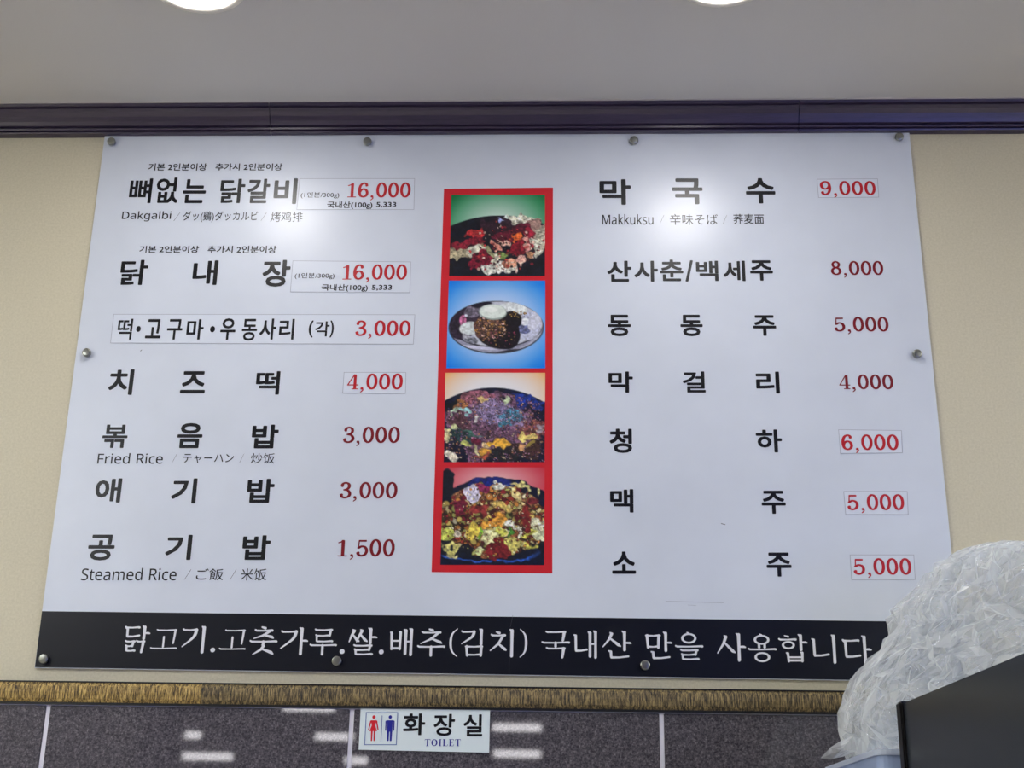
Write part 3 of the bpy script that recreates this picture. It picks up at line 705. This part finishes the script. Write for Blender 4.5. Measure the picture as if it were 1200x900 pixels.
# 1: raw marinated chicken and cabbage on a black griddle
cv = Canvas(CW, CH); cv.radial(.5, .36, .62, .50, (206, 226, 214), (14, 118, 62), 1.6)
cv.put(cv.mask(.52, 1.12, .98, .86), (16, 19, 30), .35, 30)
f = zc(210, 138, 1040, 850); cv.warp(.07)
MEAT = (132, 30, 48); RAW = (178, 44, 48); CAB = (206, 204, 184); DK = (44, 26, 38)
for (x, y, rx, ry, col, a) in ((620, 420, 130, 60, DK, 0), (720, 380, 80, 40, DK, 10), (860, 360, 150, 40, CAB, 12), (960, 430, 90, 60, (150, 120, 110), 40), (1000, 540, 60, 120, (176, 170, 150), 10),
                          (430, 490, 90, 45, RAW, 0), (440, 560, 80, 50, MEAT, 0), (300, 590, 70, 50, MEAT, -30), (310, 670, 95, 55, (170, 160, 130), 0), (420, 650, 100, 42, CAB, -20),
                          (690, 500, 110, 65, (98, 24, 44), -20), (850, 440, 70, 60, (96, 26, 46), 30), (900, 500, 60, 80, (140, 30, 50), -20), (780, 520, 55, 48, (214, 98, 46), 30), (620, 590, 55, 25, (222, 150, 130), 38), (670, 545, 45, 22, (226, 180, 160), 30),
                          (870, 580, 32, 62, (224, 158, 146), -18), (790, 620, 90, 70, (128, 22, 40), 0), (980, 560, 60, 20, CAB, 5), (960, 640, 26, 70, CAB, -10), (500, 720, 115, 62, (122, 22, 46), -12), (560, 640, 90, 20, (150, 150, 110), 35),
                          (680, 670, 60, 28, (112, 134, 70), 10), (620, 690, 34, 40, CAB, 0), (555, 785, 90, 45, (212, 214, 202), -18), (660, 770, 30, 60, (206, 202, 190), 0), (735, 795, 65, 22, (220, 220, 206), -35), (765, 740, 40, 38, (224, 160, 130), 20),
                          (695, 760, 30, 40, (176, 112, 90), 0), (842, 722, 42, 32, (232, 176, 160), 20), (905, 665, 35, 25, (206, 150, 110), 0), (795, 805, 14, 30, (230, 190, 176), 0), (650, 375, 30, 8, (150, 160, 210), 28), (700, 335, 28, 10, (200, 215, 205), 0)):
    u, v = f(x, y); cv.blob(u, v, rx / 830, ry / 712, col, a, .22, .32)
reg = np.clip(cv.mask(.55, .66, .42, .30), 0, 1)
cv.spots(150, reg, [(70, 18, 32), (190, 60, 60), (30, 20, 28), (232, 200, 180), (150, 36, 52)], .008, .022, .35, .3)
cv.build([(526.3, 323.5), (638.7, 323.5), (638.7, 228.5), (529, 228.5)])
# 2: buckwheat noodles with half an egg in a steel bowl
cv = Canvas(CW, CH); cv.radial(.5, .5, .70, .66, (222, 226, 248), (0, 122, 232), 1.9); f = zc(185, 66, 1042, 838)
def E(x, y, rx, ry, col, a=0, wob=.0, tex=.08): u, v = f(x, y); cv.blob(u, v, rx / 857, ry / 772, col, a, wob, tex)
E(612, 482, 416, 230, (30, 28, 40)); E(612, 480, 408, 222, (178, 182, 200)); cv.clip = cv.mask(.498, .53, .482, .294); E(600, 500, 380, 196, (150, 150, 172)); E(612, 455, 410, 205, (22, 20, 30)); E(618, 452, 402, 196, (196, 200, 212), 0, .02)
E(330, 440, 125, 160, (44, 34, 50), 25, .15, .4); E(400, 340, 80, 55, (112, 104, 120), -20, .2, .3); E(480, 280, 90, 28, (24, 18, 36), -8, .1, .2); E(318, 420, 28, 40, (190, 110, 150), 0, .2, .3); E(345, 378, 14, 12, (220, 225, 235))
E(375, 490, 90, 60, (206, 214, 214), -10, .15, .12); E(400, 590, 70, 36, (120, 122, 134), 20, .3, .4); E(350, 560, 40, 20, (170, 170, 180), 30, .3, .3)
E(760, 310, 120, 50, (226, 232, 234), 10, .15, .1); E(900, 470, 105, 130, (192, 196, 218), 25, .08, .14); E(860, 500, 60, 45, (104, 110, 150), 0, .3, .3); E(870, 430, 40, 35, (236, 240, 250), 0, .2, .1); E(950, 420, 50, 90, (212, 214, 230), 20, .1, .1)
E(640, 510, 185, 160, (26, 20, 28), 0, .12, .5); E(700, 560, 130, 110, (16, 13, 22), 0, .12, .5); E(745, 420, 85, 85, (20, 16, 24), 0, .2, .5); E(540, 480, 120, 95, (84, 58, 54), -20, .18, .5)
u, v = f(560, 470); cv.spots(170, cv.mask(u, v, .165, .14), [(206, 170, 130), (150, 108, 84), (60, 34, 34), (228, 190, 180), (196, 142, 70)], .008, .018, .3, .4)
u, v = f(640, 560); cv.spots(90, cv.mask(u, v, .17, .13), [(60, 44, 46), (30, 22, 30), (150, 60, 90), (160, 120, 70), (8, 8, 14)], .007, .015, .35, .4)
u, v = f(810, 365); cv.spots(26, cv.mask(u, v, .09, .03), [(160, 120, 60), (60, 40, 30), (190, 160, 90)], .008, .014, .4, .4)
E(582, 348, 122, 68, (150, 168, 160), 4, .03, .04); E(580, 342, 116, 62, (222, 232, 224), 4, .03, .04); E(560, 325, 60, 26, (240, 246, 240), 4, .05, .02); E(470, 660, 180, 14, (205, 205, 226), 6, .1, .05); E(740, 690, 110, 14, (34, 32, 40), -8, .1, .2)
cv.build([(523, 431.8), (639, 431.8), (639, 329), (526, 329)])
# 3: fried rice browning on the griddle
cv = Canvas(CW, CH); cv.radial(.5, .30, .72, .50, (232, 232, 238), (238, 150, 52), 3.2); f = zc(158, 53, 1040, 838)
cv.put(cv.mask(.48, 1.30, .98, 1.13), (14, 20, 46), .3, 20)
cv.warp(.08)
cv.clip = cv.mask(.48, 1.30, .98, 1.10)
def E3(x, y, rx, ry, col, a=0, wob=.3, tex=.4): u, v = f(x, y); cv.blob(u, v, rx / 882, ry / 785, col, a, wob, tex)
E3(860, 270, 170, 70, (26, 50, 130), 25); E3(560, 520, 420, 290, (104, 74, 96), 12, .2, .5); E3(640, 400, 230, 110, (142, 124, 160), 12, .3, .4); E3(740, 420, 140, 60, (70, 130, 156), -18, .35, .4); E3(700, 490, 90, 40, (60, 118, 140), -30)
E3(300, 330, 90, 80, (150, 100, 60)); E3(420, 260, 160, 50, (140, 86, 100)); E3(290, 620, 150, 90, (34, 60, 62)); E3(230, 740, 110, 90, (20, 24, 46)); E3(900, 560, 140, 90, (130, 74, 72)); E3(300, 500, 130, 60, (88, 56, 66)); E3(860, 740, 170, 80, (60, 40, 36)); E3(640, 780, 200, 50, (32, 34, 38))
reg = cv.mask(.48, 1.22, .90, .98) 
cv.spots(900, reg, [(176, 134, 156), (150, 110, 150), (96, 48, 62), (200, 176, 150), (44, 28, 40), (120, 70, 80), (70, 60, 96), (188, 130, 90)], .006, .013, .4, .45)
u, v = f(640, 400); cv.spots(260, cv.mask(u, v, .26, .12), [(176, 160, 196), (140, 130, 176), (110, 100, 140)], .005, .010, .5, .35)
for (x, y, rx, ry, col, a) in ((500, 308, 50, 20, (226, 196, 130), 10), (690, 292, 40, 28, (196, 210, 170), 0), (250, 398, 48, 24, (170, 196, 170), -10), (345, 398, 42, 34, (150, 196, 196), 20), (460, 465, 26, 28, (186, 184, 180), 0), (250, 530, 32, 18, (214, 216, 160), 0), (190, 600, 26, 46, (206, 200, 150), 15),
                          (460, 640, 50, 34, (110, 30, 56), 0), (900, 620, 75, 36, (228, 204, 120), 15), (640, 685, 80, 36, (226, 170, 62), 8), (545, 680, 32, 34, (230, 200, 150), 0), (365, 690, 58, 24, (186, 190, 106), -6), (445, 725, 24, 40, (206, 200, 150), 0), (520, 750, 60, 22, (200, 150, 60), 35), (835, 720, 26, 55, (214, 160, 110), -5),
                          (225, 800, 70, 26, (214, 206, 186), 30), (400, 570, 130, 12, (70, 110, 100), 12), (480, 785, 70, 14, (170, 80, 60), 12), (900, 690, 40, 16, (150, 130, 60), 0), (990, 560, 26, 40, (150, 140, 150), 0)): E3(x, y, rx, ry, col, a, .25, .25)
E3(212, 310, 42, 60, (10, 20, 24), 0, .05, .2)
cv.build([(520, 541.7), (638.3, 541.7), (639, 437), (522, 437)])
# 4: stir-fried chicken and cabbage
cv = Canvas(CW, 132); cv.radial(.5, .16, .62, .30, (236, 190, 190), (192, 32, 52), 1.4); f = zc(110, 50, 888, 786)
cv.warp(.03)
def E4(x, y, rx, ry, col, a=0, wob=.25, tex=.3): u, v = f(x, y); cv.blob(u, v, rx / 778, ry / 736, col, a, wob, tex)
E4(510, 560, 560, 432, (12, 20, 44), 0, 0, .2); E4(470, 200, 190, 70, (26, 40, 120), -4, .2, .2); E4(140, 180, 60, 120, (14, 22, 34), 0, .1); cv.clip = cv.mask(.51, .70, .72, .60)
E4(500, 560, 500, 216, (18, 22, 34), 0, 0); E4(480, 700, 370, 70, (40, 90, 190), 0, .04, .2); E4(480, 688, 372, 68, (16, 22, 40), 0, .04)
E4(500, 450, 410, 260, (120, 74, 44), 4, .14, .5); E4(480, 300, 330, 110, (140, 100, 66), 4, .15, .5)
reg = np.clip(cv.mask(f(500, 450)[0], f(500, 450)[1], .53, .36, 4) + 0, 0, 1)
PAL = [(214, 190, 100), (226, 210, 150), (130, 34, 44), (104, 24, 40), (196, 130, 60), (70, 30, 34), (176, 180, 96), (236, 228, 190), (150, 56, 44), (60, 50, 30)]
cv.spots(480, reg, PAL, .016, .046, .22, .5)
cv.warp(.08)
for (x, y, rx, ry, col, a) in ((330, 250, 60, 60, (206, 200, 222), 20), (420, 200, 40, 34, (130, 40, 80), 0), (250, 340, 52, 60, (118, 30, 56), 0), (530, 165, 60, 20, (226, 226, 210), 0), (700, 190, 90, 20, (216, 202, 130), 28), (650, 235, 80, 14, (226, 206, 140), 40), (840, 230, 40, 14, (214, 200, 130), 70),
                          (400, 380, 70, 30, (140, 50, 50), -10), (560, 350, 80, 26, (206, 180, 100), 12), (520, 470, 100, 46, (214, 150, 60), -15), (665, 498, 75, 22, (234, 234, 214), 8), (470, 585, 62, 42, (232, 228, 166), -14), (550, 560, 45, 36, (196, 196, 90), 20), (395, 550, 26, 46, (120, 180, 50), 20), (635, 560, 22, 36, (70, 140, 50), 12),
                          (145, 560, 40, 60, (190, 196, 90), -12), (220, 550, 34, 32, (206, 196, 176), 10), (350, 525, 44, 60, (216, 190, 80), 30), (830, 470, 38, 42, (226, 226, 190), 4), (840, 565, 36, 44, (206, 210, 170), 0), (775, 545, 46, 24, (210, 206, 90), -10), (660, 640, 56, 50, (210, 200, 110), 18), (530, 680, 92, 56, (118, 30, 36), -8),
                          (400, 705, 46, 28, (190, 200, 140), -18), (200, 665, 66, 24, (214, 206, 120), -8), (200, 710, 44, 18, (200, 190, 130), 8), (300, 680, 60, 40, (20, 24, 34), 0), (775, 650, 54, 20, (200, 196, 90), 20), (740, 390, 56, 36, (130, 40, 40), 20), (820, 300, 60, 24, (116, 40, 50), 10), (770, 480, 26, 60, (120, 36, 40), -12)): E4(x, y, rx, ry, col, a)
cv.spots(260, reg, PAL, .006, .014, .35, .4)
cv.build([(516, 662), (637.7, 662.4), (638.4, 547.8), (519.5, 547.8)])

# ------------------------------------------------------------------ toilet sign on the tiles
YT = -TILE_T
q = quad_px([(420.2, 878.5), (573.1, 882), (574.2, 831.2), (422.7, 828.2)], YT - .003)
sign = tag(empty('toilet_sign', (q[0].x, YT, min(p.z for p in q))), 'small white toilet sign with red and blue figures on the grey tiles', 'sign')
slab('plate', q, YT - .003, YT - .0002, M['sign'], sign)
YG = YT - .0034
text('lettering', [('화', 472.5, 836, 498.2, 861.6), ('장', .02, 508.2, 836.5, 533, 862.5), ('실', .02, 543, 837, 565.3, 863)], K, sign, YG, .024)
pen = Pen(); ox = 0
for c_ in 'TOILET': ox += serif_letter(pen, c_, ox)
st = {'v': [], 'f': [], 'bb': (0, ox - .1, 0, 1)}; lay(pen.v, pen.f, (497.7, 866.2, 540, 874.3), YG, st); finish('lettering', st, M['sign_blue'], sign)
# frame and figures (unit box of the pictogram, y up)
PX = (428.3, 835, 465.2, 872.7)
def pict(name, pen, m): st = {'v': [], 'f': [], 'bb': (0, 1, 0, 1)}; lay(pen.v, pen.f, PX, YG, st); return finish(name, st, m, sign)
p_ = Pen(); r_ = .012
for a, b_ in (((0, 0), (1, 0)), ((1, 0), (1, 1)), ((1, 1), (0, 1)), ((0, 1), (0, 0)), ((.51, .10), (.51, .90))): p_.path([(*a, r_, r_), (*b_, r_, r_)], 8)
pict('pictogram_frame', p_, M['sign_line'])
def figure(cx, woman):
    p = Pen(); p.path([(cx, .86, .052, .056), (cx + .0005, .86, .052, .056)], 16)
    if woman:
        p.poly([(cx - .085, .73), (cx + .085, .73), (cx + .055, .60), (cx + .12, .42), (cx - .12, .42), (cx - .055, .60)]); p.path([(cx - .08, .74, .02, .02), (cx + .08, .74, .02, .02)])
        for s in (-1, 1): p.path([(cx + s * .09, .73, .022, .022), (cx + s * .15, .47, .017, .02)]); p.path([(cx + s * .042, .42, .028, .02), (cx + s * .042, .13, .022, .02)])
    else:
        p.poly([(cx - .09, .74), (cx + .09, .74), (cx + .085, .40), (cx - .085, .40)]); p.path([(cx - .09, .74, .02, .02), (cx + .09, .74, .02, .02)])
        for s in (-1, 1): p.path([(cx + s * .125, .72, .022, .025), (cx + s * .125, .45, .02, .02)]); p.path([(cx + s * .046, .42, .036, .02), (cx + s * .046, .13, .030, .02)])
        p.path([(cx - .1, .735, .025, .025), (cx + .1, .735, .025, .025)])
    return p
pict('figure', figure(.25, True), M['sign_red'])['label'] = 'red figure in a skirt'
pict('figure', figure(.77, False), M['sign_blue'])['label'] = 'blue standing figure'

# ------------------------------------------------------------------ ceiling lamps
def downlight(x, y, label, r=.075, group=None):
    o = tag(empty('ceiling_downlight', (x, y, ZC)), label, 'ceiling lamp', group)
    bm = bmesh.new(); lathe(bm, [(r, -.001), (r * 1.03, -.008), (r * 1.12, -.012), (r * 1.25, -.010), (r * 1.30, -.003), (r * 1.31, 0)], 40); from_bm('trim_ring', bm, M['lamp_ring'], o, True)
    bm = bmesh.new(); rg = lathe(bm, [(r, -.004), (r * .8, -.0065), (r * .45, -.0085), (.002, -.009)], 32); bm.faces.new(rg[-1]); from_bm('lens', bm, M['lens'], o, True)
    return o
# centre so that the near rim falls where the photograph shows it
LR = .078
pl = on_z(244.5, 12.6, ZC); pr = on_z(842.5, 5.4, ZC)
downlight(pl.x, pl.y - LR * 1.31, 'round lit ceiling downlight above the left half of the menu board', LR)
downlight(pr.x, pr.y - LR * 1.31, 'round lit ceiling downlight above the right half of the menu board', LR)
DX = pr.x - pl.x
for x, side_ in ((X0 + .33, 'left'), (X1 - .40, 'right')):  # unseen panels added to brighten the board without glare on it
    for yy, where in ((-1.35, 'nearest the menu wall'), (-2.3, 'second from the menu wall'), (-3.05, 'furthest from the menu wall')):
        o = tag(empty('added_panel_light', (x, yy, ZC)), 'added unseen square ceiling fill light along the %s wall, %s' % (side_, where), 'ceiling lamp', 'added panel lights along the side walls')
        box('frame', -.31, .31, -.31, .31, -.015, 0, M['lamp_ring'], o, .003); box('diffuser', -.29, .29, -.29, .29, -.018, -.014, M['fill_panel'], o)

# unseen strip lights added on the rear wall to make streaks in the tiles
def mirrored(px, py):
    p = on_y(px, py, YT); d = ray(px, py); d = Vector((d.x, -d.y, d.z)); return p + d * ((YB + .03 - p.y) / d.y)
for px, py, w in ( (125, 827, 16), (243, 886, 58), (226, 861, 18), (362, 829, 60), (392, 863, 44), (606, 852, 56), (606, 883, 54), (417, 891, 26)):
    a = mirrored(px - w / 2, py); b_ = mirrored(px + w / 2, py); hh = .022
    o = tag(empty('added_strip_lamp', ((a.x + b_.x) / 2, YB, a.z - hh)), 'slim unseen light strip added on the rear wall for the tile streaks', 'lamp', 'added strip lamps on the rear wall')
    L_ = abs(b_.x - a.x) / 2
    box('housing', -L_ - .01, L_ + .01, 0, .02, -.005, 2 * hh + .005, M['lamp_ring'], o); box('tube', -L_, L_, .02, .03, 0, 2 * hh, M['streak_light'], o)

# ------------------------------------------------------------------ dark cabinet at the right
A = on_y(1053.5, 822.5, -.66); zt = A.z; B = on_z(1215, 754.5, zt)
dirv = (B - A); dirv.z = 0; dirv.normalize(); side = Vector((-dirv.y, dirv.x, 0))
if side.x < 0: side = -side
dep = .62; wid = .55
cab = tag(empty('tall_cabinet', (A.x, A.y, 0)), 'tall dark grey glossy cabinet at the right edge of the picture', 'cabinet')
def obox(name, a0, a1, s0, s1, z0, z1, m, parent, bev=0.0):      # box along the cabinet's own axes
    bm = bmesh.new(); add_box(bm, a0, a1, s0, s1, z0, z1, bev)
    for v in bm.verts: p = dirv * v.co.x + side * v.co.y; v.co = Vector((p.x, p.y, v.co.z))
    return from_bm(name, bm, m, parent)
obox('body', .012, dep, .003, wid, .06, zt - .002, M['cabinet'], cab, .002)
obox('back_edge', -.012, .012, -.002, wid, .06, zt, M['black'], cab, .003)['label'] = 'black upright edge'
obox('door', dep + .004, dep + .05, 0, wid, .08, zt, M['cabinet'], cab, .006)
obox('handle', dep + .05, dep + .08, .04, .06, .8, 1.2, M['chrome'], cab, .004)
obox('plinth', .02, dep - .02, .02, wid - .02, 0, .06, M['black'], cab)

# ------------------------------------------------------------------ pale blue plastic chest behind it
F1 = on_y(1026, 877.5, -.60); zb_ = F1.z
G1 = on_z(962, 901, zb_)
ch = tag(empty('plastic_chest', (F1.x, F1.y, 0)), 'pale blue plastic chest under the clear plastic bag', 'storage box')
dx = (G1.x - F1.x) / (G1.y - F1.y)                     # its side runs very slightly out of square
def rounded(name, x0, x1, y0, y1, z0, z1, r, m, parent, sh=0.0):
    bm = bmesh.new(); ring = []
    for cx, cy, a0 in ((x1 - r, y1 - r, 0), (x0 + r, y1 - r, 90), (x0 + r, y0 + r, 180), (x1 - r, y0 + r, 270)):
        for k in range(6): a = math.radians(a0 + k * 18); ring.append((cx + r * math.cos(a), cy + r * math.sin(a)))
    lo = [bm.verts.new((x + y * sh, y, z0)) for x, y in ring]; hi = [bm.verts.new((x + y * sh, y, z1)) for x, y in ring]
    n_ = len(ring)
    for k in range(n_): bm.faces.new((lo[k], lo[(k + 1) % n_], hi[(k + 1) % n_], hi[k]))
    bm.faces.new(lo); bm.faces.new(hi); return from_bm(name, bm, m, parent)
CHW, CHD = .50, .42
rounded('body', .004, CHW, .004, CHD, 0.0, zb_ - .006, .02, M['box_blue'], ch, dx)
rounded('rim', 0, CHW + .004, 0, CHD + .004, zb_ - .008, zb_, .022, M['box_rim'], ch, dx)
rounded('handle', -.008, .02, .20, .30, zb_ - .045, zb_ - .03, .006, M['box_rim'], ch, dx)

# ------------------------------------------------------------------ clear crumpled plastic bag
OUT = [(637, 1150), (640, 1128), (646, 1112), (656, 1094), (675, 1079), (690, 1071), (705, 1050), (718, 1037), (735, 1037), (760, 1022), (785, 1000), (805, 988), (830, 980), (855, 978), (872, 982), (884, 990)]
YM = -.42
def bag_shell(seed, shrink, nt, nr, rough):             # a film folded into flat facets with sharp creases
    rd = random.Random(seed)
    zs = [on_y(x, y, YM).z for y, x in OUT]; xs_ = [on_y(x, y, YM).x for y, x in OUT]
    z_top, z_bot = zs[0], zb_ + .002
    V = []; F = []
    for j in range(nr + 1):
        for i in range(nt):
            tt = min(1, max(0, (j + (rd.random() - .5) * .75 * (0 < j < nr)) / nr)); z = z_bot + (z_top - z_bot) * tt
            close = math.sqrt(max(0.0, 1 - (max(0, tt - .70) / .30) ** 2))
            xl = float(np.interp(z, zs[::-1], xs_[::-1])) + shrink + .006; xr = 1.22 - shrink
            hy = (.150 - shrink) * (.30 + .70 * close) * (1 - .25 * tt)
            a = 2 * math.pi * (i + (rd.random() - .5) * .75 + (j % 2) * .5) / nt; ca, sa = math.cos(a), math.sin(a)
            dep_ = (rd.random() ** 1.5 - .12) * rough * (1.0 if j < nr else .4)
            if tt < .03: dep_ *= .3
            rx_ = (xr - xl) / 2 - dep_ * .55; ry_ = hy - dep_
            V.append(Vector(((xl + xr) / 2 + rx_ * math.copysign(abs(ca) ** .8, ca), YM + ry_ * math.copysign(abs(sa) ** .7, sa), max(z - (dep_ * .5 if tt > .6 else 0), zb_ + .001))))
    for j in range(nr):
        for i in range(nt):
            p, q, r, t_ = j * nt + i, j * nt + (i + 1) % nt, (j + 1) * nt + (i + 1) % nt, (j + 1) * nt + i
            F += [(p, q, r), (p, r, t_)] if rd.random() < .5 else [(p, q, t_), (q, r, t_)]
    c_ = len(V); V.append(sum(V[nr * nt:(nr + 1) * nt], Vector()) / nt)
    for i in range(nt): F.append((nr * nt + i, nr * nt + (i + 1) % nt, c_))
    return V, F
bag = tag(empty('plastic_bag', (F1.x + .2, YM, zb_)), 'large crumpled clear plastic bag in front of the menu board\'s lower right corner', 'bag')
for seed, shr, nt_, nr_, rg_, nm in ((3, 0.0, 64, 15, .042, 'outer_film'), (8, .010, 110, 26, .028, 'inner_film'), (11, .030, 44, 11, .05, 'inner_film')):
    V, F = bag_shell(seed, shr, nt_, nr_, rg_); o = mesh(nm, V, F, M['film'], bag); o.location = -Vector(bag.location)
# loose flap at the lower left of the bag
fl = [on_y(x, y, YM - .05) for x, y in ((1000, 862), (986, 868), (973, 876), (963, 888), (976, 889), (990, 886), (1004, 880))]
V = [p + Vector((0, (k % 2) * .012, 0)) for k, p in enumerate(fl)] + [on_y(986, 879, YM - .075)]
mesh('flap', V, [(k, (k + 1) % 7, 7) for k in range(7)], M['film'], bag).location = -Vector(bag.location)
